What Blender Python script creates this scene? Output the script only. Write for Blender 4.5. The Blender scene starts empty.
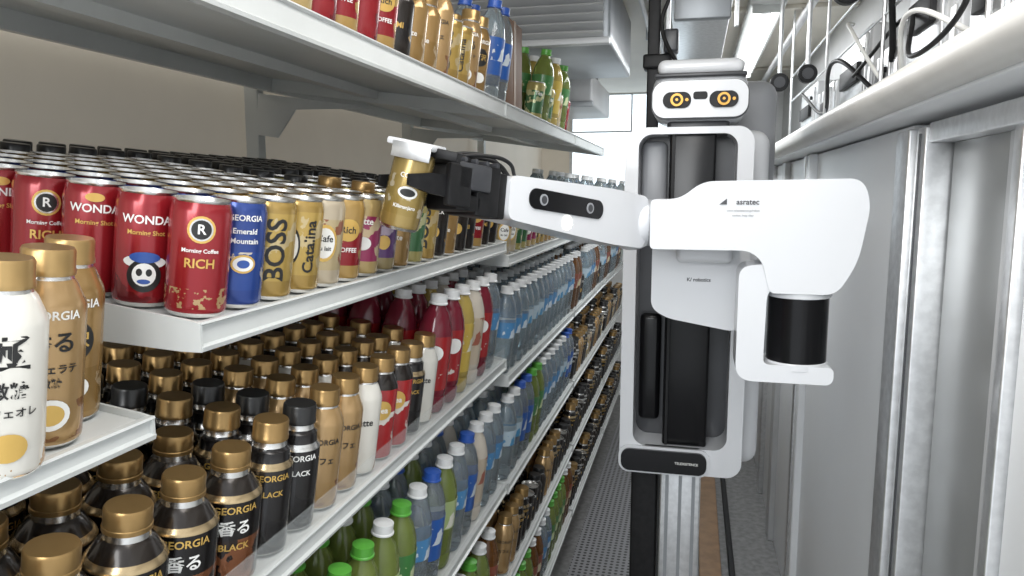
import bpy, bmesh, math, random
from mathutils import Vector, Matrix
random.seed(7)
SC=bpy.context.scene
COL=SC.collection
A=math.radians(8)
CA,SA=math.cos(A),math.sin(A)
SC.view_settings.view_transform='Standard'

# ---------------- materials ----------------
def mat(name,col,rough=.5,metal=0,noise=.06,scale=30,spec=.5,trans=0,emit=None,es=0,coat=0,bump=0,alpha=1):
    m=bpy.data.materials.new(name); m.use_nodes=True
    nt=m.node_tree; b=nt.nodes['Principled BSDF']
    tc=nt.nodes.new('ShaderNodeTexCoord'); n=nt.nodes.new('ShaderNodeTexNoise')
    n.inputs['Scale'].default_value=scale; n.inputs['Detail'].default_value=3
    nt.links.new(tc.outputs['Object'],n.inputs['Vector'])
    r=nt.nodes.new('ShaderNodeValToRGB')
    c=Vector(col[:3])
    r.color_ramp.elements[0].color=(*(c*(1-noise)),1); r.color_ramp.elements[1].color=(*(c*(1+noise)),1)
    r.color_ramp.elements[0].position=.35; r.color_ramp.elements[1].position=.65
    nt.links.new(n.outputs['Fac'],r.inputs['Fac']); nt.links.new(r.outputs['Color'],b.inputs['Base Color'])
    b.inputs['Roughness'].default_value=rough; b.inputs['Metallic'].default_value=metal
    b.inputs['Specular IOR Level'].default_value=spec
    b.inputs['Transmission Weight'].default_value=trans
    b.inputs['Coat Weight'].default_value=coat
    b.inputs['Alpha'].default_value=alpha
    if emit: b.inputs['Emission Color'].default_value=(*emit,1); b.inputs['Emission Strength'].default_value=es
    if bump:
        bp=nt.nodes.new('ShaderNodeBump'); bp.inputs['Strength'].default_value=bump
        nt.links.new(n.outputs['Fac'],bp.inputs['Height']); nt.links.new(bp.outputs['Normal'],b.inputs['Normal'])
    return m
def label(name,base,accent,z0=.02,z1=.08,third=None,metal=.25,rough=.24,scale=45,thr=.55):
    """printed label: base colour, accent artwork blobs between z0..z1, third colour outside that band"""
    third=third or base
    m=bpy.data.materials.new(name); m.use_nodes=True
    nt=m.node_tree; b=nt.nodes['Principled BSDF']; L=nt.links.new
    tc=nt.nodes.new('ShaderNodeTexCoord'); s=nt.nodes.new('ShaderNodeSeparateXYZ'); L(tc.outputs['Object'],s.inputs[0])
    n=nt.nodes.new('ShaderNodeTexNoise'); n.inputs['Scale'].default_value=scale; n.inputs['Detail'].default_value=4
    L(tc.outputs['Object'],n.inputs['Vector'])
    g=nt.nodes.new('ShaderNodeMath'); g.operation='GREATER_THAN'; g.inputs[1].default_value=thr; L(n.outputs['Fac'],g.inputs[0])
    a=nt.nodes.new('ShaderNodeMath'); a.operation='GREATER_THAN'; a.inputs[1].default_value=z0; L(s.outputs['Z'],a.inputs[0])
    c=nt.nodes.new('ShaderNodeMath'); c.operation='LESS_THAN'; c.inputs[1].default_value=z1; L(s.outputs['Z'],c.inputs[0])
    p=nt.nodes.new('ShaderNodeMath'); p.operation='MULTIPLY'; L(a.outputs[0],p.inputs[0]); L(c.outputs[0],p.inputs[1])
    q=nt.nodes.new('ShaderNodeMath'); q.operation='MULTIPLY'; L(p.outputs[0],q.inputs[0]); L(g.outputs[0],q.inputs[1])
    m0=nt.nodes.new('ShaderNodeMix'); m0.data_type='RGBA'
    m0.inputs[6].default_value=(*third,1); m0.inputs[7].default_value=(*base,1); L(p.outputs[0],m0.inputs[0])
    m1=nt.nodes.new('ShaderNodeMix'); m1.data_type='RGBA'; L(m0.outputs[2],m1.inputs[6]); m1.inputs[7].default_value=(*accent,1); L(q.outputs[0],m1.inputs[0])
    L(m1.outputs[2],b.inputs['Base Color']); b.inputs['Metallic'].default_value=metal; b.inputs['Roughness'].default_value=rough
    b.inputs['Coat Weight'].default_value=.35; b.inputs['Coat Roughness'].default_value=.10
    return m

M={}
M['shelf']=mat('shelf_white_paint',(.58,.60,.59),.35,0,.03,12)
M['shelf_edge']=mat('shelf_edge_plastic',(.60,.62,.61),.25,0,.02,12)
M['wall']=mat('cream_liner_panel_glow',(.66,.61,.53),.55,0,.04,4,emit=(.66,.60,.50),es=.17)  # faint emission added to brighten the cream wall; the panel is no lamp
M['rwall']=mat('white_insulated_panel',(.86,.88,.90),.35,0,.015,3)
M['alu']=mat('brushed_aluminium',(.70,.71,.72),.34,.8,.08,60)
M['grey']=mat('grey_steel_panel',(.36,.38,.4),.4,.5,.06,8)
M['dsteel']=mat('dull_steel_sheet',(.40,.41,.41),.3,.45,.05,5)
M['lgrey']=mat('light_grey_panel',(.56,.57,.58),.4,.1,.04,8)
M['ceil']=mat('ceiling_beige_panel',(.56,.53,.46),.5,0,.05,3)
M['floor']=mat('floor_grey_vinyl',(.2,.2,.2),.5,0,.2,40,bump=.1)
M['robot']=mat('robot_white_shell',(.74,.755,.78),.28,0,.01,5,coat=.3)
M['robotg']=mat('robot_grey_shell',(.34,.35,.37),.35,0,.03,5)
M['black']=mat('gloss_black',(.006,.006,.007),.22,0,.1,10,spec=.3)
M['mblack']=mat('matt_black',(.012,.012,.013),.5,0,.2,60,spec=.3)
M['dgrey']=mat('dark_grey_recess',(.05,.052,.058),.35,0,.1,10)
M['gold']=mat('gold_lens_ring',(.45,.24,.05),.35,.6,.05,50)
M['lid']=mat('can_lid_aluminium',(.74,.73,.71),.27,1,.04,90)
M['led']=mat('led',(1,1,1),.3,emit=(1,.96,.85),es=5)
M['lamp']=mat('lamp_tube',(1,1,1),.3,emit=(1,1,1),es=7)
M['acr']=mat('clear_acrylic',(.9,.95,.95),.05,0,.01,5,alpha=.12)
M['txtk']=mat('ink_black',(.015,.015,.015),.4)
M['txtw']=mat('ink_white',(.85,.85,.82),.4)
M['txtg']=mat('ink_gold',(.68,.44,.12),.3,.4)
M['inkb']=mat('ink_blue',(.03,.09,.35),.3)
M['inks']=mat('ink_skin',(.75,.45,.25),.3)
M['wood']=mat('rail_brown',(.26,.16,.09),.5,0,.15,20)
M['bar']=mat('cream_padded_bar',(.70,.69,.66),.4,0,.03,15)
M['brown']=mat('brown_carton',(.18,.09,.045),.6)
m=bpy.data.materials.new('perforated_plate'); m.use_nodes=True; nt=m.node_tree
tc=nt.nodes.new('ShaderNodeTexCoord'); v=nt.nodes.new('ShaderNodeTexVoronoi'); v.inputs['Scale'].default_value=45; v.inputs['Randomness'].default_value=0
r=nt.nodes.new('ShaderNodeValToRGB'); r.color_ramp.elements[0].color=(.03,.03,.03,1); r.color_ramp.elements[0].position=.27; r.color_ramp.elements[1].color=(.24,.24,.25,1); r.color_ramp.elements[1].position=.35
nt.links.new(tc.outputs['Object'],v.inputs['Vector']); nt.links.new(v.outputs['Distance'],r.inputs['Fac']); nt.links.new(r.outputs['Color'],nt.nodes['Principled BSDF'].inputs['Base Color'])
nt.nodes['Principled BSDF'].inputs['Roughness'].default_value=.4
M['perf']=m

# ---------------- helpers ----------------
def grp(name,loc=(0,0,0)):
    e=bpy.data.objects.new(name,None); e.empty_display_size=.1; e.location=loc; COL.objects.link(e); return e
def link(name,me,parent=None,smooth=False):
    o=bpy.data.objects.new(name,me); COL.objects.link(o)
    if parent: o.parent=parent
    return o
def fin(name,bm,mt,parent,bevel=0,seg=3,smooth=True,loc=None,mtx=None):
    if bevel>0:
        bmesh.ops.bevel(bm,geom=[e for e in bm.edges if len(e.link_faces)==2 and e.calc_face_angle(0)>.35],offset=bevel,segments=seg,affect='EDGES',profile=.5,clamp_overlap=True)
    bmesh.ops.recalc_face_normals(bm,faces=bm.faces)
    me=bpy.data.meshes.new(name); bm.to_mesh(me); bm.free()
    me.materials.append(mt)
    o=link(name,me,parent)
    if smooth:
        for p in me.polygons: p.use_smooth=True
        me.set_sharp_from_angle(angle=math.radians(35))
    if loc: o.location=loc
    if mtx is not None: o.matrix_local=mtx
    return o
def box(name,x0,x1,y0,y1,z0,z1,mt,parent=None,bevel=0,seg=3,mtx=None):
    bm=bmesh.new()
    bmesh.ops.create_cube(bm,size=1)
    for v in bm.verts:
        v.co=Vector(((x0+x1)/2+v.co.x*(x1-x0),(y0+y1)/2+v.co.y*(y1-y0),(z0+z1)/2+v.co.z*(z1-z0)))
    return fin(name,bm,mt,parent,bevel,seg,mtx=mtx)
def prism(name,pts,a0,a1,mt,parent=None,bevel=0,seg=3,axis='y',mtx=None):
    bm=bmesh.new()
    f=[bm.verts.new((p[0],a0,p[1])) for p in pts]; g=[bm.verts.new((p[0],a1,p[1])) for p in pts]
    bm.faces.new(f); bm.faces.new(g[::-1])
    for i in range(len(pts)):
        j=(i+1)%len(pts); bm.faces.new((f[i],g[i],g[j],f[j]))
    return fin(name,bm,mt,parent,bevel,seg,mtx=mtx)
def cyl(name,p0,p1,r0,mt,parent=None,r1=None,seg=32,bevel=0):
    p0=Vector(p0);p1=Vector(p1); d=p1-p0; bm=bmesh.new()
    bmesh.ops.create_cone(bm,cap_ends=True,segments=seg,radius1=r0,radius2=r0 if r1 is None else r1,depth=d.length)
    if bevel: bmesh.ops.bevel(bm,geom=[e for e in bm.edges if e.calc_face_angle(0)>1.0],offset=bevel,segments=3,affect='EDGES')
    mx=Matrix.Translation((p0+p1)/2)@d.to_track_quat('Z','Y').to_matrix().to_4x4()
    bmesh.ops.transform(bm,matrix=mx,verts=bm.verts)
    return fin(name,bm,mt,parent)
def sph(name,c,r,mt,parent=None,sc=(1,1,1)):
    bm=bmesh.new(); bmesh.ops.create_uvsphere(bm,u_segments=28,v_segments=16,radius=r)
    for v in bm.verts: v.co=Vector((c[0]+v.co.x*sc[0],c[1]+v.co.y*sc[1],c[2]+v.co.z*sc[2]))
    return fin(name,bm,mt,parent)
def rr(x0,x1,z0,z1,r,n=8):
    P=[]
    for cx,cz,a in((x1-r,z1-r,0),(x0+r,z1-r,90),(x0+r,z0+r,180),(x1-r,z0+r,270)):
        for i in range(n+1):
            t=math.radians(a+90*i/n); P.append((cx+r*math.cos(t),cz+r*math.sin(t)))
    return P
def rpoly(pts,rads,n=6):
    out=[]; N=len(pts)
    for i,p in enumerate(pts):
        r=rads[i]; p=Vector(p); a=(Vector(pts[i-1])-p); b=(Vector(pts[(i+1)%N])-p)
        if r<=0: out.append(tuple(p)); continue
        la,lb=a.length,b.length; a.normalize(); b.normalize()
        t=min(r,la*.48,lb*.48)
        s=p+a*t; e=p+b*t
        for k in range(n+1):
            u=k/n; q=s*(1-u)**2+p*2*u*(1-u)+e*u*u; out.append(tuple(q))
    return out
def frame(name,o,i,y0,y1,mt,parent,bevel=0):
    bm=bmesh.new(); n=len(o)
    R=[[bm.verts.new((p[0],y,p[1])) for p in q] for q,y in((o,y0),(i,y0),(i,y1),(o,y1))]
    for k in range(4):
        a=R[k];b=R[(k+1)%4]
        for j in range(n):
            bm.faces.new((a[j],a[(j+1)%n],b[(j+1)%n],b[j]))
    return fin(name,bm,mt,parent,bevel)
def tube(name,pts,r,mt,parent=None):
    cu=bpy.data.curves.new(name,'CURVE'); cu.dimensions='3D'; cu.bevel_depth=r; cu.bevel_resolution=3
    s=cu.splines.new('BEZIER'); s.bezier_points.add(len(pts)-1)
    for b,p in zip(s.bezier_points,pts): b.co=p; b.handle_left_type=b.handle_right_type='AUTO'
    cu.materials.append(mt); o=bpy.data.objects.new(name,cu); COL.objects.link(o)
    if parent: o.parent=parent
    return o
_tc={}
def textmesh(s,size):
    k=(s,size)
    if k in _tc: return _tc[k]
    if s[0]=='@':
        w,h,dx=[float(q) for q in s[1:].split(',')]
        n=20; V=[Vector((dx,0,0))];F=[]
        for j in range(1,4):
            for i in range(n):
                t=2*math.pi*i/n; V.append(Vector((dx+w*j/3*math.cos(t),h*j/3*math.sin(t),0)))
        for i in range(n): F.append((0,1+i,1+(i+1)%n))
        for j in range(2):
            for i in range(n):
                i2=(i+1)%n; F.append((1+j*n+i,1+(j+1)*n+i,1+(j+1)*n+i2,1+j*n+i2))
        _tc[k]=(V,F); return _tc[k]
    cu=bpy.data.curves.new('t','FONT'); cu.body=s; cu.size=size; cu.align_x='CENTER'; cu.align_y='CENTER'; cu.resolution_u=3; cu.offset=size*.02
    o=bpy.data.objects.new('t',cu); COL.objects.link(o); bpy.context.view_layer.update()
    me=bpy.data.meshes.new_from_object(o.evaluated_get(bpy.context.evaluated_depsgraph_get()))
    out=([v.co.copy() for v in me.vertices],[tuple(p.vertices) for p in me.polygons])
    bpy.data.objects.remove(o); _tc[k]=out; return out
def lathe(name,prof,mi,mats,texts=(),seg=24,tab=False):
    V=[];F=[];MI=[];SM=[]
    for r,z in prof:
        for k in range(seg):
            t=2*math.pi*k/seg; V.append((max(r,1e-5)*math.cos(t),max(r,1e-5)*math.sin(t),z))
    for i in range(len(prof)-1):
        for k in range(seg):
            k2=(k+1)%seg; F.append((i*seg+k,i*seg+k2,(i+1)*seg+k2,(i+1)*seg+k)); MI.append(mi[i]); SM.append(True)
    if tab:
        z=prof[-1][1]+.0012; b=len(V)
        ring=[(.006*math.cos(t)+.002,.0045*math.sin(t)) for t in [2*math.pi*q/10 for q in range(10)]]
        V+= [(x,y,z) for x,y in ring]; F.append(tuple(range(b,b+10))); MI.append(1); SM.append(False)
    for ti,(s,size,z0,rot,mx,rad,ang) in enumerate(texts):
        vs,fs=textmesh(s,size); b=len(V); rad=rad+ti*.00012
        for v in vs:
            x,y=(v.x,v.y) if not rot else (-v.y,v.x)
            t=x/rad+ang; V.append((rad*math.cos(t),rad*math.sin(t),z0+y))
        for f in fs: F.append(tuple(b+q for q in f)); MI.append(mx); SM.append(False)
    me=bpy.data.meshes.new(name); me.from_pydata(V,[],F)
    for m_ in mats: me.materials.append(m_)
    me.polygons.foreach_set('material_index',MI); me.polygons.foreach_set('use_smooth',SM)
    me.update(); me.set_sharp_from_angle(angle=math.radians(40))
    return me
SEG=32
def can(name,lab,txt=(),r=.0265,h=.104):
    T=[(s,sz,z*h,rot,mx,r+.0005,a) for s,sz,z,rot,mx,a in txt]
    p=[(0,.004),(.021,.002),(r-.003,0),(r-.0005,.004),(r,.007),(r,h-.012),(r-.0015,h-.006),(r-.0028,h-.0025),(r-.002,h-.001),(r-.002,h),(r-.0035,h),(r-.0045,h-.004),(0,h-.004)]
    return lathe(name,p,[1,1,1,0,0,0,0,1,1,1,1,1],[lab,M['lid'],M['txtk'],M['txtw'],M['txtg'],M['inkb'],M['inks']],T,seg=SEG,tab=True)
def bcan(name,lab,cap,txt=(),r=.0262,h=.148,neck=None,fat=False,ring=None):
    T=[(s,sz,z*h,rot,mx,r+.0005,a) for s,sz,z,rot,mx,a in txt]
    n=neck or lab
    if fat:
        p=[(0,.003),(r-.003,0),(r-.0005,.003),(r,.006),(r,.655*h),(r-.001,.675*h),(r-.004,.70*h),(.0215,.775*h),(.0178,.80*h),(.0172,.84*h),(.0188,.845*h),(.0188,.872*h),(.0182,.877*h),(.0182,.975*h),(.017,.99*h),(0,.99*h)]
        mi=[1,1,0,0,7,7,5,5,1,6,6,6,6,6,6]
    else:
        p=[(0,.003),(r-.003,0),(r-.0005,.003),(r,.006),(r,.70*h),(r-.001,.73*h),(.0195,.82*h),(.0172,.84*h),(.0165,.855*h),(.0182,.86*h),(.0182,.885*h),(.0176,.89*h),(.0176,.975*h),(.0165,.99*h),(0,.99*h)]
        mi=[1,1,0,0,5,5,5,1,1,6,6,6,6,6]
    return lathe(name,p,mi,[lab,M['lid'],M['txtk'],M['txtw'],M['txtg'],n,cap,ring or M['lid']],T,seg=SEG)
def pet(name,liq,lab,cap,txt=(),r=.031,h=.205,lz=(.38,.64)):
    T=[(s,sz,z*h,rot,mx,r+.0012,a) for s,sz,z,rot,mx,a in txt]
    a,b=lz
    p=[(0,.008),(.02,.001),(r-.003,0),(r,.010),(r,.12*h),(r-.002,.14*h),(r,.16*h),(r,a*h),(r+.0005,a*h),(r+.0005,b*h),(r,b*h),(r-.003,.74*h),(.021,.84*h),(.0135,.90*h),(.0135,.91*h),(.0165,.915*h),(.0165,.925*h),(.0148,.93*h),(.0148,.99*h),(0,h)]
    mi=[0,0,0,0,0,0,0,1,1,1,0,0,0,0,6,6,6,6,6]
    return lathe(name,p,mi,[liq,lab,M['txtk'],M['txtw'],M['txtg'],lab,cap],T,seg=20)

# -------- product library --------
caps={k:mat('cap_'+k,c,.3,m_) for k,c,m_ in(('gold',(.34,.215,.085),.75),('nearg',(.44,.29,.12),.7),('black',(.015,.015,.015),0),('white',(.74,.75,.75),0),('green',(.10,.38,.05),0),('blue',(.03,.1,.42),0),('silver',(.7,.7,.7),.9))}
R_=(.28,.012,.018);BK=(.014,.012,.012);GD=(.44,.28,.09);WH=(.74,.70,.62)
red1=label('label_red_artwork',R_,(.15,.006,.010),.004,.04,R_,.35,thr=.55)
red3=label('label_red_gold_artwork',R_,(.46,.31,.15),.008,.026,R_,.35,scale=120,thr=.54)
red2=label('label_red_gold',R_,GD,.02,.07,GD,.4)
blue=label('label_blue',(.025,.07,.30),(.60,.54,.45),.018,.055,(.025,.06,.26),.4,thr=.58)
gold=label('label_gold',(.50,.34,.09),(.58,.46,.24),.02,.09,(.40,.26,.07),.5)
pale=label('label_pale_gold',(.52,.42,.24),(.30,.11,.06),.02,.08,(.53,.45,.33),.4,thr=.58)
pink=label('label_magenta',(.30,.03,.10),(.55,.42,.26),.02,.08,(.45,.33,.14),.3)
purp=label('label_purple',(.11,.045,.16),(.42,.34,.42),.02,.08,(.32,.25,.12),.3)
gren=label('label_green',(.05,.15,.06),(.5,.5,.27),.02,.08,(.38,.33,.12),.3)
blk=label('label_black_gold',BK,(.42,.27,.09),.025,.05,(.02,.015,.012),.4,thr=.6)
cop=label('label_black_copper',(.26,.095,.038),(.025,.014,.010),.0,.050,(.012,.010,.010),.65,scale=22,thr=.52)
cafe=label('label_cafe_gold',(.44,.28,.12),(.26,.12,.05),.006,.035,(.45,.29,.13),.5,thr=.56)
cafe2=label('label_cafe_bronze',(.31,.185,.06),(.52,.40,.25),.008,.045,(.36,.22,.08),.5,thr=.58)
whit=label('label_white_coffee',(.74,.72,.66),(.40,.22,.08),.004,.020,(.72,.70,.64),.1,thr=.60)
bbk=label('label_black_white',BK,(.28,.24,.18),.012,.04,BK,.3,thr=.62)
redp=label('label_red_white',(.34,.018,.020),(.68,.64,.58),.02,.07,(.34,.018,.020),.05,thr=.58)
bring=mat('shoulder_ring_bronze',(.5,.38,.22),.25,.9)
C={}
C['r0']=can('red_emblem_can',red3,[('@.012,.012,0',1,.76,0,4,0),('@.0100,.0100,0',1,.76,0,1,0),('@.0085,.0085,0',1,.76,0,2,0),('R',.012,.76,0,3,0),('Morning Coffee',.0050,.58,0,3,0),('RICH',.0115,.47,0,4,0)])
C['r1']=can('red_coffee_can',red1,[('WONDA',.0105,.78,0,3,0),('Morning Shot',.0058,.66,0,4,0),('@.008,.004,0',1,.88,0,4,0),('WONDA',.0105,.78,0,3,3.1)])
C['rc']=can('red_cartoon_can',red1,[('WONDA',.0105,.76,0,3,0),('Morning Shot',.0058,.65,0,4,0),('@.0185,.006,0',1,.40,0,3,0),('@.0145,.015,0',1,.28,0,2,0),('@.010,.0105,0',1,.29,0,3,0),('@.0026,.0034,-.004',1,.31,0,2,0),('@.0026,.0034,.004',1,.31,0,2,0),('@.0055,.0022,0',1,.23,0,5,0),('@.013,.005,0',1,.44,0,5,0)])
C['b']=can('blue_coffee_can',blue,[('GEORGIA',.0078,.84,0,3,0),('Emerald',.0072,.72,0,3,0),('Mountain',.0072,.63,0,3,0),('@.012,.009,0',1,.42,0,4,0),('@.010,.007,0',1,.42,0,3,0),('@.006,.004,0',1,.42,0,5,0)])
C['g']=can('gold_coffee_can',gold,[('BOSS',.029,.5,1,2,0),('BOSS',.029,.5,1,2,3.1)])
C['g2']=can('gold_catalina_can',gold,[('Catalina',.018,.5,1,2,.30),('@.009,.02,0',1,.5,0,2,-.45),('@.007,.016,0',1,.5,0,3,-.45)])
C['p']=can('pale_coffee_can',pale,[('@.016,.022,0',1,.5,0,4,0),('@.013,.018,0',1,.5,0,3,0),('Cafe',.011,.55,0,2,0),('au lait',.007,.44,0,2,0)])
C['r2']=can('red_gold_can',red2,[('@.016,.014,0',1,.62,0,4,0),('Rich',.012,.62,0,2,0),('COFFEE',.008,.38,0,3,0)])
C['k']=can('magenta_can',pink,[('Latte',.012,.7,0,3,0),('@.012,.009,0',1,.42,0,3,0)])
C['u']=can('purple_can',purp,[('Rich',.013,.7,0,3,0),('@.010,.010,0',1,.4,0,4,0)])
C['n']=can('green_can',gren,[('Tea',.015,.7,0,3,0)])
C['d']=can('black_can',blk,[('BLACK',.010,.75,0,3,0),('@.010,.010,0',1,.42,0,4,0)])
C['bb']=bcan('short_black_bottle_can',blk,caps['black'],[('DEMI',.011,.4,0,4,0)],h=.112)
C['bg']=bcan('gold_bottle_can',cafe2,caps['gold'],[('Latte',.011,.38,0,3,0)],h=.118)
C['near1']=bcan('white_coffee_bottle_can',whit,caps['nearg'],[('極',.026,.58,0,2,0),('微糖',.012,.42,0,2,0),('カフェオレ',.0072,.32,0,2,0),('@.012,.010,0',1,.16,0,4,0)],neck=whit)
C['near2']=bcan('cafe_bottle_can',cafe,caps['nearg'],[('GEORGIA',.0090,.68,0,3,0),('香る',.017,.54,0,2,0),('カフェラテ',.0075,.41,0,2,0),('微糖',.0075,.34,0,2,0),('@.014,.012,0',1,.18,0,3,0),('@.010,.008,0',1,.18,0,4,0)])
C['near3']=bcan('bronze_bottle_can',cafe2,caps['nearg'],[('GEORGIA',.0098,.66,0,3,0),('@.017,.017,0',1,.46,0,2,0),('贅沢',.013,.46,0,4,0),('@.014,.010,0',1,.2,0,3,0)])
C['cop']=bcan('black_copper_bottle_can',cop,caps['gold'],[('GEORGIA',.0100,.60,0,4,0),('香る',.016,.46,0,3,0),('BLACK',.0095,.32,0,4,0)],r=.0318,h=.134,fat=True,neck=blk,ring=bring)
C['blk']=bcan('black_bottle_can',bbk,caps['black'],[('GEORGIA',.0092,.60,0,3,0),('BLACK',.0085,.48,0,3,0)],h=.145,fat=True)
C['blg']=bcan('black_gold_bottle_can',bbk,caps['gold'],[('GEORGIA',.0092,.60,0,4,0),('BLACK',.0085,.48,0,4,0)],h=.145,fat=True,ring=bring)
C['caf']=bcan('gold_cafe_bottle_can',cafe,caps['gold'],[('GEORGIA',.0092,.58,0,2,0),('カフェ',.010,.42,0,2,0)],h=.148)
C['whg']=bcan('white_bottle_can',whit,caps['gold'],[('Latte',.013,.5,0,2,0)],h=.148)
C['rdg']=bcan('red_bottle_can',redp,caps['gold'],[('@.015,.014,0',1,.5,0,4,0),('Tea',.012,.5,0,3,0)],h=.148,neck=blk)
clear=mat('clear_water_plastic',(.72,.81,.85),.10,0,.05,40,trans=.85)
teag=mat('green_tea_plastic',(.26,.33,.08),.12,0,.05,40,trans=.5)
teab=mat('brown_tea_plastic',(.18,.07,.015),.12,0,.05,40,trans=.4)
pinkl=mat('berry_drink_plastic',(.20,.018,.035),.12,0,.05,40,trans=.2)
yell=mat('citrus_drink_plastic',(.56,.42,.11),.12,0,.05,40,trans=.3)
milk=mat('milk_drink_plastic',(.54,.49,.42),.2,0,.05,40)
lb=lambda n,a,b_,t=None:label(n,a,b_,.08,.14,t or a,.0,.35,35,.56)
C['w']=pet('water_bottle',clear,lb('label_water_blue',(.07,.24,.48),(.65,.72,.78)),caps['white'],lz=(.42,.6))
C['w2']=pet('mineral_water_bottle',clear,lb('label_water_pale',(.48,.60,.68),(.06,.27,.5)),caps['white'],lz=(.42,.6))
C['gt']=pet('green_tea_bottle',teag,lb('label_tea_green',(.05,.20,.05),(.62,.68,.4)),caps['green'])
C['gt2']=pet('pale_green_tea_bottle',teag,lb('label_tea_pale',(.36,.45,.2),(.7,.7,.6)),caps['white'])
C['bt']=pet('barley_tea_bottle',teab,lb('label_tea_brown',(.24,.06,.03),(.65,.6,.4)),caps['white'])
C['be']=pet('berry_drink_bottle',pinkl,redp,caps['white'],[('@.018,.014,0',1,.52,0,3,0)],lz=(.2,.66))
C['ye']=pet('citrus_bottle',yell,lb('label_citrus',(.56,.40,.07),(.72,.70,.6)),caps['white'],lz=(.2,.66))
C['mi']=pet('milk_tea_bottle',milk,lb('label_milk',(.5,.42,.32),(.33,.1,.06)),caps['white'],lz=(.2,.66))
C['sp']=pet('sports_drink_bottle',clear,lb('label_sports',(.02,.10,.38),(.62,.68,.72)),caps['blue'],lz=(.25,.62))

def put(key,parent,x,y,z,ang,tilt=A):
    o=bpy.data.objects.new(C[key].name,C[key]); COL.objects.link(o); o.parent=parent
    o.matrix_local=Matrix.Translation((x,y,z))@Matrix.Rotation(tilt,4,'Y')@Matrix.Rotation(ang,4,'Z')
    return o
LH=.026
def lane(parent,xl,zl,y,key,rows,pitch=.056,s0=.036,back=None,bk=99,jit=.25,front=(),off=.22):
    zt=zl+LH-.004
    for k in range(rows):
        s=s0+k*pitch; x=xl-s*CA
        a=max(math.atan2(-y,-x),-1.25)+off+random.uniform(-jit,jit)
        kk=back if (back and k>=bk) else key
        if k<len(front): kk=front[k]
        put(kk,parent,x+random.uniform(-.001,.001),y+random.uniform(-.0012,.0012),zt+s*SA+.0005,a)

def shelf(y0,y1,zl,xl=-.405,depth=.6,guard=0,lh=LH,name='refrigerator_shelf'):
    g=grp(name)
    pts=[(xl,zl),(xl+.001,zl+.004),(xl-.003,zl+.006),(xl-.003,zl+lh-.004),(xl+.001,zl+lh-.002),(xl,zl+lh),(xl-.006,zl+lh),(xl-.010,zl+lh-.006),(xl-.014,zl+lh-.010),(xl-.022,zl+lh-.018),(xl-.012,zl)]
    prism('front_rail',pts,y0,y1,M['shelf_edge'],g)
    def P(s,n): return (xl-s*CA+n*SA, zl+lh-.006+s*SA+n*CA)
    prism('tray',[P(.008,0),P(depth,0),P(depth,-.004),P(.008,-.004)],y0+.001,y1-.001,M['shelf'],g)
    for yy in(y0-.002,y1-.003):
        prism('end_plate',[(xl,zl),(xl,zl+lh-.001),P(.012,.006),P(depth,.006),P(depth,-.030),P(min(.12,depth*.6),-.030),(xl-.02,zl)],yy,yy+.003,M['shelf'],g)
    prism('under_beam',[P(.5*depth,-.003),P(.57*depth,-.003),P(.57*depth,-.022),P(.5*depth,-.022)],y0+.004,y1-.004,M['shelf'],g)
    prism('rear_beam',[P(depth-.03,-.003),P(depth,-.003),P(depth,-.034),P(depth-.03,-.034)],y0+.004,y1-.004,M['shelf'],g)
    if guard:
        prism('clear_guard',[(xl-.004,zl+lh-.006),(xl-.006,zl+lh-.006),(xl-.006+guard*SA,zl+lh+guard),(xl-.004+guard*SA,zl+lh+guard)],y0+.01,y1-.01,M['acr'],g)
    return g

# ---------------- room ----------------
box('floor',-1.1,.6,-.6,5.3,-1.47,-1.45,M['floor'])
box('ceiling',-1.1,.6,.1,5.3,.66,.70,M['ceil'])
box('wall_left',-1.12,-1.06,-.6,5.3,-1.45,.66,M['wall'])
g=grp('wall_back')
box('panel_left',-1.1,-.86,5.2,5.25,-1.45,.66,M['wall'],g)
box('panel_right',-.10,.6,5.2,5.25,-1.45,.66,M['rwall'],g)
box('panel_under',-.86,-.10,5.2,5.25,-1.45,-.12,M['rwall'],g)
g=grp('window_1')
frame('sash',rr(-.86,-.10,-.12,.66,.005,2),rr(-.84,-.12,-.10,.65,.005,2),5.19,5.25,M['alu'],g)
box('mullion',-.44,-.43,5.2,5.23,-.10,.65,M['alu'],g)
box('transom',-.84,-.12,5.2,5.23,.40,.410,M['alu'],g)
# bright shopfront daylight diffuser outside window (frosted glazing)
box('frosted_glass',-.84,-.12,5.235,5.24,-.10,.65,mat('frosted_daylight_glass',(.9,.95,1),.4,emit=(.80,.92,1.0),es=1.6),g)
g=grp('wall_right')
box('lower_panel',.405,.46,-.3,5.2,-1.45,.118,M['rwall'],g)
box('upper_panel',.54,.58,-.3,5.2,.132,.66,M['lgrey'],g)
box('trim_ledge',.30,.54,-.3,5.2,.118,.132,M['rwall'],None,.003,2)
g=grp('door_1')
box('leaf_near',.372,.40,.35,.965,-1.42,.075,M['rwall'],g,.006)
box('leaf_steel',.385,.40,1.06,1.285,-1.42,.075,M['dsteel'],g,.002)
box('leaf_steel_bright',.378,.40,1.0,1.055,-1.42,.075,M['lgrey'],g,.002)
box('stile_1',.345,.40,1.29,1.335,-1.45,.10,M['alu'],g,.003)
box('stile_2',.335,.40,1.345,1.42,-1.45,.10,M['alu'],g,.004)
box('stile_groove',.343,.346,1.308,1.316,-1.45,.09,M['dgrey'],g)
box('stile_3',.36,.40,.970,.995,-1.45,.10,M['alu'],g,.003)
box('head_track',.35,.40,.2,1.29,.075,.105,M['alu'],g,.003)
g=grp('far_wall_panel')  # far white wall panel with vertical trims, kept apart from wall_right
box('panel_face',.362,.40,1.425,5.18,-1.45,.112,M['rwall'],g,.003)
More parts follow.
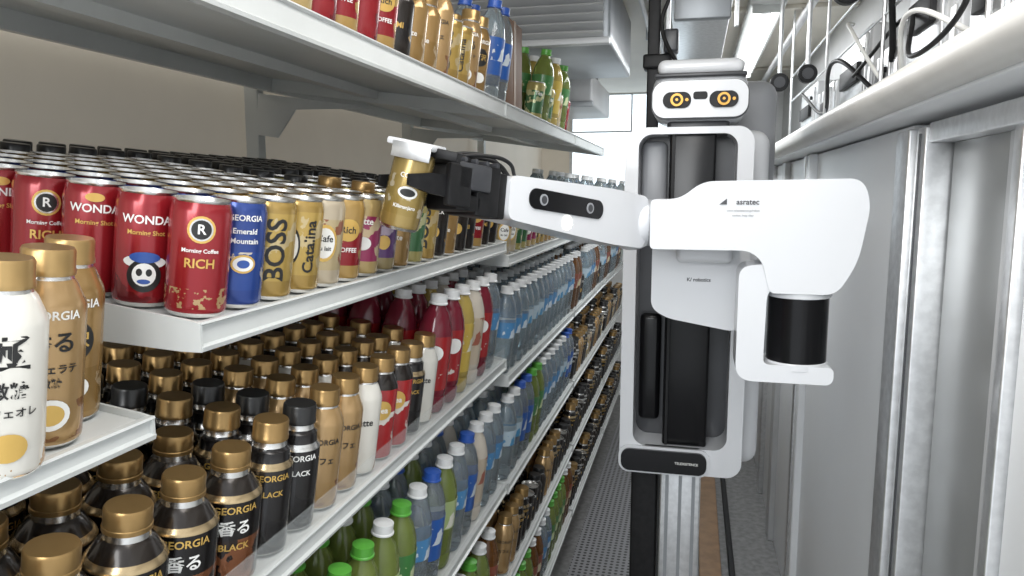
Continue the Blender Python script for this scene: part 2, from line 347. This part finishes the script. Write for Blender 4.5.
for i,(ya,yb,mm) in enumerate(((2.45,2.5,'rwall'),(2.55,2.58,'alu'),(3.1,3.2,'lgrey'),(3.6,3.65,'alu'),(4.2,4.25,'alu'))):
    box('stile_%d'%(i+1),.340,.364,ya,yb,-1.45,.112,M[mm],g,.004)
g=grp('bumper_rail')
cyl('padded_tube',(.29,.3,.148),(.29,3.2,.148),.027,M['bar'],g)
for yy in(.6,1.2,1.8,2.4,3.0): box('bracket',.285,.325,yy,yy+.03,.132,.145,M['alu'],g,.002,1)
for i,(ya,yb,h) in enumerate(((.82,.99,.26),(1.06,1.2,.20),(1.30,1.52,.27),(1.62,1.75,.16),(1.85,2.15,.24),(2.3,2.45,.18),(2.6,2.9,.22))):
    g=grp('control_box')
    box('housing',.37,.50,ya,yb,.133,.133+h,M['alu'] if i%2 else M['lgrey'],g,.008)
    box('cover',.362,.372,ya+.015,yb-.015,.15,.115+h,M['alu'],g,.003)
    box('terminal',.352,.364,ya+.04,yb-.05,.133+h*.5,.133+h*.68,M['mblack'],g,.002)
    for q in(0,1):
        cyl('latch',(.355,ya+.03,.17+q*(h-.09)),(.365,ya+.03,.17+q*(h-.09)),.006,M['mblack'],g,seg=12)
for ya in(1.003,1.23,1.55,1.78,2.2,2.5):
    g=grp('fluorescent_ballast'); box('body',.365,.44,ya,ya+.04,.134,.30,M['lgrey'],g,.004); box('plate',.360,.367,ya+.008,ya+.032,.16,.27,M['alu'],g,.001,1)
g=grp('wire_rack')
for z in(.33,.42): cyl('rail',(.338,.5,z),(.338,3.0,z),.0025,M['alu'],g,seg=8)
for y in(.6,1.04,1.58,2.22,3.0): cyl('stanchion',(.338,y,.133),(.338,y,.659),.004,M['alu'],g,seg=8)
tube('power_cable',[(.36,.9,.3),(.31,1.05,.42),(.35,1.2,.30),(.31,1.35,.40),(.36,1.6,.25)],.006,M['mblack'])
tube('power_cable',[(.36,1.7,.2),(.31,1.9,.3),(.35,2.3,.22),(.34,2.7,.32)],.005,M['mblack'])
tube('power_cable',[(.35,1.1,.2),(.31,1.3,.27),(.35,1.5,.18),(.31,1.75,.34),(.36,2.0,.40)],.004,M['txtw'])
tube('power_cable',[(.34,.75,.5),(.30,.95,.36),(.33,1.1,.24),(.31,1.25,.20),(.35,1.45,.3),(.33,1.8,.25)],.004,M['mblack'])
for (x,y,z,r) in((.30,1.75,.42,.030),(.245,2.5,.335,.028),(.30,2.3,.33,.026)):
    g=grp('ceiling_sensor')
    cyl('stem',(x,y,z),(x,y,.66),.006,M['alu'],g,seg=12)
    cyl('head',(x,y-.012,z),(x,y+.012,z),r,M['mblack'],g,seg=28,bevel=.003); cyl('ring',(x,y-.014,z),(x,y-.010,z),r*.6,M['dgrey'],g,seg=24)
g=grp('fluorescent_lamp')
box('housing',.16,.28,2.7,4.25,.62,.66,M['shelf_edge'],g,.005)
cyl('tube_1',(.19,2.73,.61),(.19,4.22,.61),.012,M['lamp'],g); cyl('tube_2',(.25,2.73,.61),(.25,4.22,.61),.012,M['lamp'],g)
for yy in(2.71,4.22): box('socket',.17,.27,yy,yy+.02,.595,.625,M['shelf'],g,.003)
for yy in(1.5,2.9,4.3): box('trim_ceiling',-.20,.54,yy,yy+.03,.645,.66,M['ceil'],None,.003)
g=grp('ceiling_pipes')
for x,z,r in((-.16,.63,.012),(-.19,.615,.008),(.36,.62,.014)): cyl('pipe',(x,1.0,z),(x,5.1,z),r,M['lgrey'],g,seg=16)
for y in(1.4,2.1,3.1,4.0): box('clip',-.21,-.14,y,y+.02,.60,.66,M['grey'],g,.002,1)
g=grp('evaporator_unit')
box('case',-.80,-.26,2.30,3.0,.44,.655,M['grey'],g,.01)
box('front_rim',-.80,-.26,2.27,2.30,.435,.455,M['lgrey'],g,.003)
for i in range(7):
    z=.468+i*.026
    prism('louvre',[(-.78,0),(-.28,0),(-.28,.006),(-.78,.006)],0,.035,M['lgrey'],g,mtx=Matrix.Translation((0,2.26,z))@Matrix.Rotation(math.radians(-30),4,'X'))
g=grp('duct_box'); box('body',-.66,-.44,3.22,3.9,.37,.50,M['lgrey'],g,.01); box('flange',-.68,-.36,3.18,3.22,.48,.51,M['lgrey'],g,.004); box('lower_lip',-.67,-.43,3.19,3.22,.355,.38,M['grey'],g,.004)
for x in(-.6,-.47): box('hanger',x,x+.02,3.5,3.52,.49,.66,M['alu'],g)
g=grp('cable_tray')
box('tray',-.10,.10,2.15,3.9,.60,.64,M['alu'],g,.006); box('glass_cover',-.07,.08,2.13,2.16,.46,.60,M['grey'],g,.004); box('hanger_1',-.09,-.08,2.14,2.16,.44,.66,M['alu'],g); box('hanger_2',.09,.10,2.14,2.16,.44,.66,M['alu'],g)

box('perforated_plate',-.42,-.19,-.2,5.1,-1.445,-1.42,M['perf'])
g=grp('floor_rail')
box('linear_rail',-.04,.03,.6,5.0,-1.449,-1.41,M['alu'],g,.004)
box('cable_chain',-.18,-.075,.6,5.0,-1.449,-1.41,M['mblack'],g,.004)
box('rail_cover',.06,.14,.6,5.0,-1.449,-1.41,M['wood'],g,.003)
box('guide',.17,.19,.6,5.0,-1.449,-1.41,M['mblack'],g,.003)

# ---------------- shelving ----------------
ZM=-.137
U=[(.54,1.60),(1.62,2.58),(2.60,3.55),(3.57,4.5)]
g=grp('shelving_uprights')
for yy in(.525,1.605,2.585,3.555):
    box('post',-1.045,-1.01,yy-.012,yy+.018,-1.449,.40,M['shelf'],g,.002,1)
def brk(g,y,zl,xl=-.405):
    def P(s,n): return (xl-s*CA+n*SA, zl+LH-.006+s*SA+n*CA)
    prism('bracket',[P(.30,-.034),P(.60,-.034),P(.60,-.13),P(.54,-.13),P(.5,-.06)],y,y+.004,M['shelf'],g)
for (a,b) in((-.05,1.60),(1.605,2.58),(2.585,3.4)): shelf(a,b,.158,lh=.034)
for yy in(.56,1.59,2.57): brk(g,yy,.158)
shelf(*U[0],ZM)
shelf(.1,1.60,-.405,guard=.03)
shelf(.2,1.60,-.70)
shelf(.2,1.60,-.97)
shelf(.15,.512,-.2066,xl=-.434,depth=.12,lh=.02,name='short_shelf')
for a,b in U[1:]:
    for z in(-.17,-.45,-.71,-.95,-1.2): shelf(a,b,z)

# ---------------- products ----------------
g=grp('coffee_cans')
seq=['r1','b','g','g2','p','r2','k','u','bg','n','g','d','bg','d','bb','r2','bb','d']
for i,k in enumerate(seq):
    y=.580+i*.0562
    if k in('bg','bb'): lane(g,-.405,ZM,y,k,10,back='bb',bk=3)
    elif i<1: lane(g,-.405,ZM,y,k,10,jit=.1,front=('r0','rc','r1','r0'),off=.05)
    else: lane(g,-.405,ZM,y,k,10,jit=.12,back=('bb' if i>2 else None),bk=8 if i<8 else 5)
g=grp('bottle_cans')
for i in range(7):
    lane(g,-.405,-.405,.192+i*.0692,'cop',8,.067,.042,back=('blk','blg','cop')[i%3],bk=(3,2,4)[i%3],jit=.15,off=.1)
seq=['blg','blk','caf','caf','whg','rdg','rdg','blg','whg']
for i,k in enumerate(seq):
    bkk={'caf':'blg','whg':'caf','rdg':'blg','blk':'blg','blg':'blk'}[k]
    lane(g,-.405,-.405,.6675+i*.0575,k,10,.058,.038,back=bkk,bk=random.choice([3,4,5]),jit=.15)
for i,k in enumerate(['be','be','ye','mi','be','w']):
    y=1.188+i*.066
    if y<1.57: lane(g,-.405,-.405,y,k,8,.066,.042)
g=grp('near_bottle_cans')
zs=-.2066+.02-.004
for k,x,y in(('near1',-.456,.388),('near2',-.474,.440),('near3',-.500,.486),('near2',-.522,.39),('near1',-.462,.32)):
    s=-.434-x; put(k,g,x,y,zs+s*SA/CA,math.atan2(-y,-x)+.12)
g=grp('chilled_drink_bottles')
pk=['bt','gt','gt','gt2','gt','gt','gt','gt','gt','gt','gt2','gt','w','sp','gt2','w','sp','mi','w','w']
for i,k in enumerate(pk): lane(g,-.405,-.70,.26+i*.0675,k,7,.066,.042)
for i in range(18): lane(g,-.405,-.97,.30+i*.07,random.choice(['gt','bt','gt2','w']),3,.066,.042)
def fill(g,u,z,keys,pitch,rows,run=2):
    a,b=u; y=a+pitch*.6; i=0
    while y<b-pitch*.45:
        lane(g,-.405,z,y,keys[(i//run)%len(keys)],rows,pitch,pitch*.62); y+=pitch+.0015; i+=1
g=grp('shelved_bottles')
fill(g,U[1],-.45,['w','w2','w','w2'],.066,6,3)
fill(g,U[1],-.17,['p','n','k','g','bg'],.056,7,2)
fill(g,U[1],-.71,['w2','sp','gt','w','w'],.066,5)
fill(g,U[1],-.95,['caf','blg','d','bb'],.058,5)
fill(g,U[1],-1.2,['gt','gt','bt','w'],.066,4)
g=grp('shelved_cans')
for u in U[2:]:
    fill(g,u,-.17,['g','n','w','p'],.066,4)
    fill(g,u,-.45,['bt','d','w2','w'],.066,4)
    fill(g,u,-.71,['blk','caf','blg','p'],.058,4)
    fill(g,u,-.95,['blg','d','blk','bb'],.058,4)
    fill(g,u,-1.2,['blg','blk','d'],.058,4)
g=grp('upper_shelf_drinks')
tk=['r1','k','r1','r2','r1','r2','bb','bg','bg','caf','g','g2','near2','near3']
for i,k in enumerate(tk): 
    lane(g,-.405,.166,.70+i*.058,k,4)
for i,k in enumerate(['sp','sp']): lane(g,-.405,.166,1.56+i*.066,k,3,.066,.042)
for i,k in enumerate(['n','gt','n','ye','p','gt','r1']): lane(g,-.405,.166,2.05+i*.07,k,3,.066,.042)
g=grp('drink_carton')
box('carton_body',-.56,-.43,1.70,1.86,.20,.40,M['brown'],g,.003,2,)
box('carton_tape',-.561,-.429,1.77,1.79,.199,.401,M['wood'],g)

# ---------------- robot ----------------
g=grp('shelf_stocking_robot')
W=M['robot']
box('rear_shell',-.14,.165,1.80,2.02,-.66,.14,W,g,.035,5)
box('rear_pack',.0,.19,1.93,2.12,-.45,.27,M['robotg'],g,.04,5)
o_=rr(-.155,.122,-.655,.14,.035); i_=rr(-.125,.088,-.592,.125,.03)
frame('front_frame',o_,i_,1.70,1.82,W,g,.006)
box('recess_back',-.13,.095,1.795,1.815,-.60,.13,M['dgrey'],g)
box('upper_inner_panel',-.122,-.064,1.77,1.80,-.10,.115,M['robotg'],g,.015)
box('mast_track',-.058,.043,1.715,1.79,-.592,.138,M['black'],g,.006)
box('mast_groove',-.052,-.046,1.711,1.72,-.59,.135,M['mblack'],g)
box('left_glass',-.118,-.068,1.765,1.79,-.55,-.29,M['black'],g,.012)
prism('lower_badge',rr(-.15,.045,-.65,-.598,.02),1.685,1.705,M['black'],g,.004)
prism('lower_badge_rim',rr(-.156,.052,-.656,-.592,.024),1.692,1.71,W,g,.003)
box('head_core',-.098,.106,1.70,1.86,.150,.262,W,g,.035,6)
box('head_cap',-.088,.096,1.70,1.86,.252,.286,W,g,.016,5)
box('head_gap',-.094,.102,1.694,1.866,.246,.255,M['dgrey'],g,.003)
prism('face_plate',rr(-.096,.104,.158,.236,.028),1.680,1.712,W,g,.010,4)
prism('face_seam',rr(-.099,.107,.155,.239,.030),1.694,1.700,M['dgrey'],g)
box('neck',-.065,.07,1.72,1.84,.12,.16,M['dgrey'],g,.01)
for x in(-.044,.054):
    prism('eye_bezel',rr(x-.030,x+.030,.178,.212,.0165),1.675,1.684,M['mblack'],g,.002,2)
    cyl('eye_ring',(x,1.670,.195),(x,1.68,.195),.0135,M['gold'],g,seg=28)
    cyl('eye_lens',(x,1.667,.195),(x,1.676,.195),.0085,M['mblack'],g,seg=24)
    cyl('eye_glint',(x,1.6662,.195),(x,1.6672,.195),.003,M['gold'],g,seg=12)
    cyl('eye_dot',(x+.021,1.672,.195),(x+.021,1.68,.195),.0035,M['gold'],g,seg=12)
prism('nose_sensor',rr(-.010,.020,.196,.212,.006),1.677,1.684,M['mblack'],g,.001,1)
box('cable_mast',-.125,-.095,1.92,1.95,.12,.655,M['mblack'],g,.004)
box('cable_mast_clamp',-.135,-.065,1.905,1.965,.30,.335,M['mblack'],g,.006)
box('overview_camera',-.085,-.05,1.89,1.94,.335,.39,M['dgrey'],g,.006)
tube('mast_cable',[(-.10,1.90,.60),(-.07,1.88,.48),(-.09,1.89,.40),(-.04,1.86,.28)],.005,M['mblack'],g)
prism('shoulder_block',rpoly([(-.075,-.10),(.085,-.10),(.085,-.262),(-.045,-.240),(-.075,-.222)],[.01,.01,.02,.02,.02]),1.42,1.76,W,g,.012,4)
box('shoulder_hub',-.03,.07,1.38,1.43,-.13,-.085,W,g,.01)
prism('upper_link',rpoly([(-.072,-.014),(-.025,-.014),(.012,.016),(.258,.020),(.272,-.02),(.258,-.115),(.228,-.168),(.125,-.168),(.112,-.115),(.09,-.098),(-.072,-.098)],[.008,.02,.02,.03,.03,.04,.02,.01,.03,.02,.008]),1.28,1.40,W,g,.015,5)
prism('link_seam',[(.130,-.165),(.225,-.165),(.225,-.171),(.130,-.171)],1.295,1.385,M['robotg'],g)
prism('elbow_bracket',rpoly([(.076,-.125),(.135,-.118),(.150,-.150),(.122,-.165),(.120,-.290),(.232,-.290),(.232,-.320),(.076,-.320)],[.02,.02,.01,.015,.012,.01,.02,.03]),1.285,1.375,W,g,.008,4)
cyl('elbow_motor',(.178,1.335,-.298),(.178,1.335,-.165),.049,M['black'],g,seg=48,bevel=.003)
cyl('motor_collar_upper',(.178,1.335,-.180),(.178,1.335,-.160),.052,W,g,seg=48,bevel=.003)
cyl('motor_collar_lower',(.178,1.335,-.302),(.178,1.335,-.286),.052,W,g,seg=48,bevel=.003)
def flat_text(name,s,size,loc,mt,rx=90):
    vs,fs=textmesh(s,size); me=bpy.data.meshes.new(name); me.from_pydata([tuple(v) for v in vs],[],fs); me.materials.append(mt)
    o=link(name,me,g); o.matrix_local=Matrix.Translation(loc)@Matrix.Rotation(math.radians(rx),4,'X'); return o
flat_text('link_logo','asratec',.0125,(.085,1.2785,-.018),M['dgrey'])
prism('link_logo_mark',[(.040,-.022),(.052,-.022),(.052,-.012)],1.2785,1.28,M['dgrey'],g)
flat_text('link_note','www.telexistence.jp/robot',.0048,(.078,1.2785,-.032),M['robotg'])
flat_text('link_note_2','caution: keep clear',.0045,(.078,1.2785,-.040),M['robotg'])
flat_text('block_logo','K/ robotics',.0095,(.012,1.4185,-.165),M['dgrey'])
flat_text('badge_logo','TELEXISTENCE',.008,(.0,1.6835,-.624),M['txtw'])
cyl('elbow_neck',(-.06,1.34,-.056),(-.085,1.34,-.056),.041,M['robotg'],g)
sph('elbow_joint',(-.108,1.335,-.056),.049,W,g)
d=Vector((-.166,-.28,.042)); Lx=d.normalized(); Ly=Vector((0,0,1)).cross(Lx).normalized(); Lz=Lx.cross(Ly)
FM=Matrix(((Lx.x,Ly.x,Lz.x,-.11),(Lx.y,Ly.y,Lz.y,1.33),(Lx.z,Ly.z,Lz.z,-.055),(0,0,0,1)))
prism('forearm',rpoly([(.0,-.045),(.0,.045),(.10,.046),(.345,.034),(.345,-.028),(.10,-.045)],[.02,.02,.03,.016,.016,.03]),-.036,.036,W,g,.014,5,mtx=FM)
prism('camera_window',rr(.13,.305,-.008,.022,.0145),.0345,.038,M['black'],g,.001,1,mtx=FM)
for x in(.165,.275):
    o=cyl('camera_lens',(x,.036,.007),(x,.0395,.007),.0085,M['robotg'],g,seg=20); o.matrix_local=FM
    o=cyl('camera_pupil',(x,.036,.007),(x,.0398,.007),.006,M['dgrey'],g,seg=20); o.matrix_local=FM
o=cyl('status_led',(.215,.035,-.021),(.215,.0372,-.021),.011,M['led'],g,seg=20); o.matrix_local=FM
def gb(n,*a,mt='mblack',bev=.003):
    return box(n,*a,M[mt],g,bev,2,mtx=FM)
gb('wrist_flange',.345,.362,-.030,.030,-.030,.034)
gb('wrist_motor',.362,.405,-.028,.034,-.030,.040)
gb('gripper_rail',.385,.445,-.040,.040,.002,.038,mt='dgrey')
gb('gripper_lower',.395,.44,-.030,.034,-.026,-.004)
gb('finger_base_1',.42,.46,.028,.040,-.022,.034); gb('finger_base_2',.42,.46,-.040,-.028,-.022,.034)
prism('finger_1',[(.45,-.012),(.45,.018),(.485,.016),(.52,.010),(.52,-.004),(.485,-.010)],.028,.033,M['mblack'],g,.001,1,mtx=FM)
prism('finger_2',[(.45,-.012),(.45,.018),(.485,.016),(.52,.010),(.52,-.004),(.485,-.010)],-.033,-.028,M['mblack'],g,.001,1,mtx=FM)
gb('gripper_cap',.41,.45,-.024,.024,.034,.050)
for i in range(4): gb('rib',.365+i*.02,.372+i*.02,-.03,.034,.038,.046,mt='dgrey')
for q,(oy,rz) in enumerate(((.02,.050),(-.01,.054),(.0,.048))):
    tube('gripper_cable',[tuple(FM@Vector(p)) for p in((.32,.01+oy*.5,.032),(.36,.02+oy,rz),(.40,.01+oy,rz+.002),(.44,oy*.5,.044))],.0028,M['mblack'],g)
cp=FM@Vector((.495,0,.002))
HM=Matrix.Translation((cp.x,cp.y,cp.z))@Matrix.Rotation(math.radians(16),4,'Y')
olive=label('label_olive_gold',(.34,.24,.07),(.62,.54,.38),.02,.07,(.38,.27,.09),.5,thr=.57,scale=60)
C['held']=can('gold_can',olive,[('Kilimanjaro',.0065,.30,0,3,0),('COFFEE',.0085,.68,0,3,0),('@.013,.008,0',1,.48,0,3,0),('@.010,.005,0',1,.48,0,2,0)])
gh=grp('held_coffee_can'); put('held',gh,0,0,0,-.9,0).matrix_local=HM@Matrix.Translation((0,0,-.060))@Matrix.Rotation(-1.15,4,'Z')
PM=HM@Matrix.Translation((-.002,0,.045))@Matrix.Rotation(math.radians(-4),4,'Y')
box('suction_plate',-.030,.032,-.028,.028,.0,.009,W,g,.003,2,mtx=PM)
box('suction_side',-.020,.032,-.031,-.028,-.014,.006,M['alu'],g,.001,2,mtx=PM)
box('suction_arm',.02,.06,-.010,.010,-.006,.006,M['mblack'],g,.002,2,mtx=PM)
box('column',-.062,.036,1.80,1.90,-1.33,-.655,M['alu'],g,.004)
for x in(-.045,-.013,.019): box('column_slot',x-.004,x+.004,1.797,1.802,-1.32,-.66,M['grey'],g)
box('column_cable_guide',-.135,-.07,1.82,1.90,-1.33,-.655,M['mblack'],g,.006)
box('carriage',-.16,.17,1.70,2.05,-1.408,-1.33,M['robotg'],g,.01)

# ---------------- lights ----------------
def area(name,loc,rot,sx,sy,e,col=(1,1,1)):
    l=bpy.data.lights.new(name,'AREA'); l.shape='RECTANGLE'; l.size=sx; l.size_y=sy; l.energy=e; l.color=col
    o=bpy.data.objects.new(name,l); o.location=loc; o.rotation_euler=rot; COL.objects.link(o); return o
area('ceiling_light',(.0,.7,.60),(0,math.radians(4),0),.3,1.2,8.5,(1,.98,.96))
area('ceiling_light',(-.05,2.9,.53),(0,math.radians(-14),0),.25,1.5,13,(.97,.99,1))
area('aisle_fill_light',(-.30,-.6,.45),(math.radians(70),0,math.radians(-20)),.8,.7,18,(.97,.99,1))  # unseen fill added behind the camera to brighten the right wall
w=bpy.data.worlds.new('World'); SC.world=w; w.use_nodes=True
nt=w.node_tree; bg=nt.nodes['Background']; bg.inputs['Color'].default_value=(.90,.95,1,1); bg.inputs['Strength'].default_value=1.2

# ---------------- camera ----------------
cam=bpy.data.cameras.new('Camera'); co=bpy.data.objects.new('Camera',cam); COL.objects.link(co)
cam.sensor_width=36; cam.lens=26.0; cam.clip_start=.02
co.rotation_euler=(math.radians(90-7.47),0,math.radians(13.78)); SC.camera=co
for o in COL.objects:
    if o.parent is None: o.location.z+=1.45
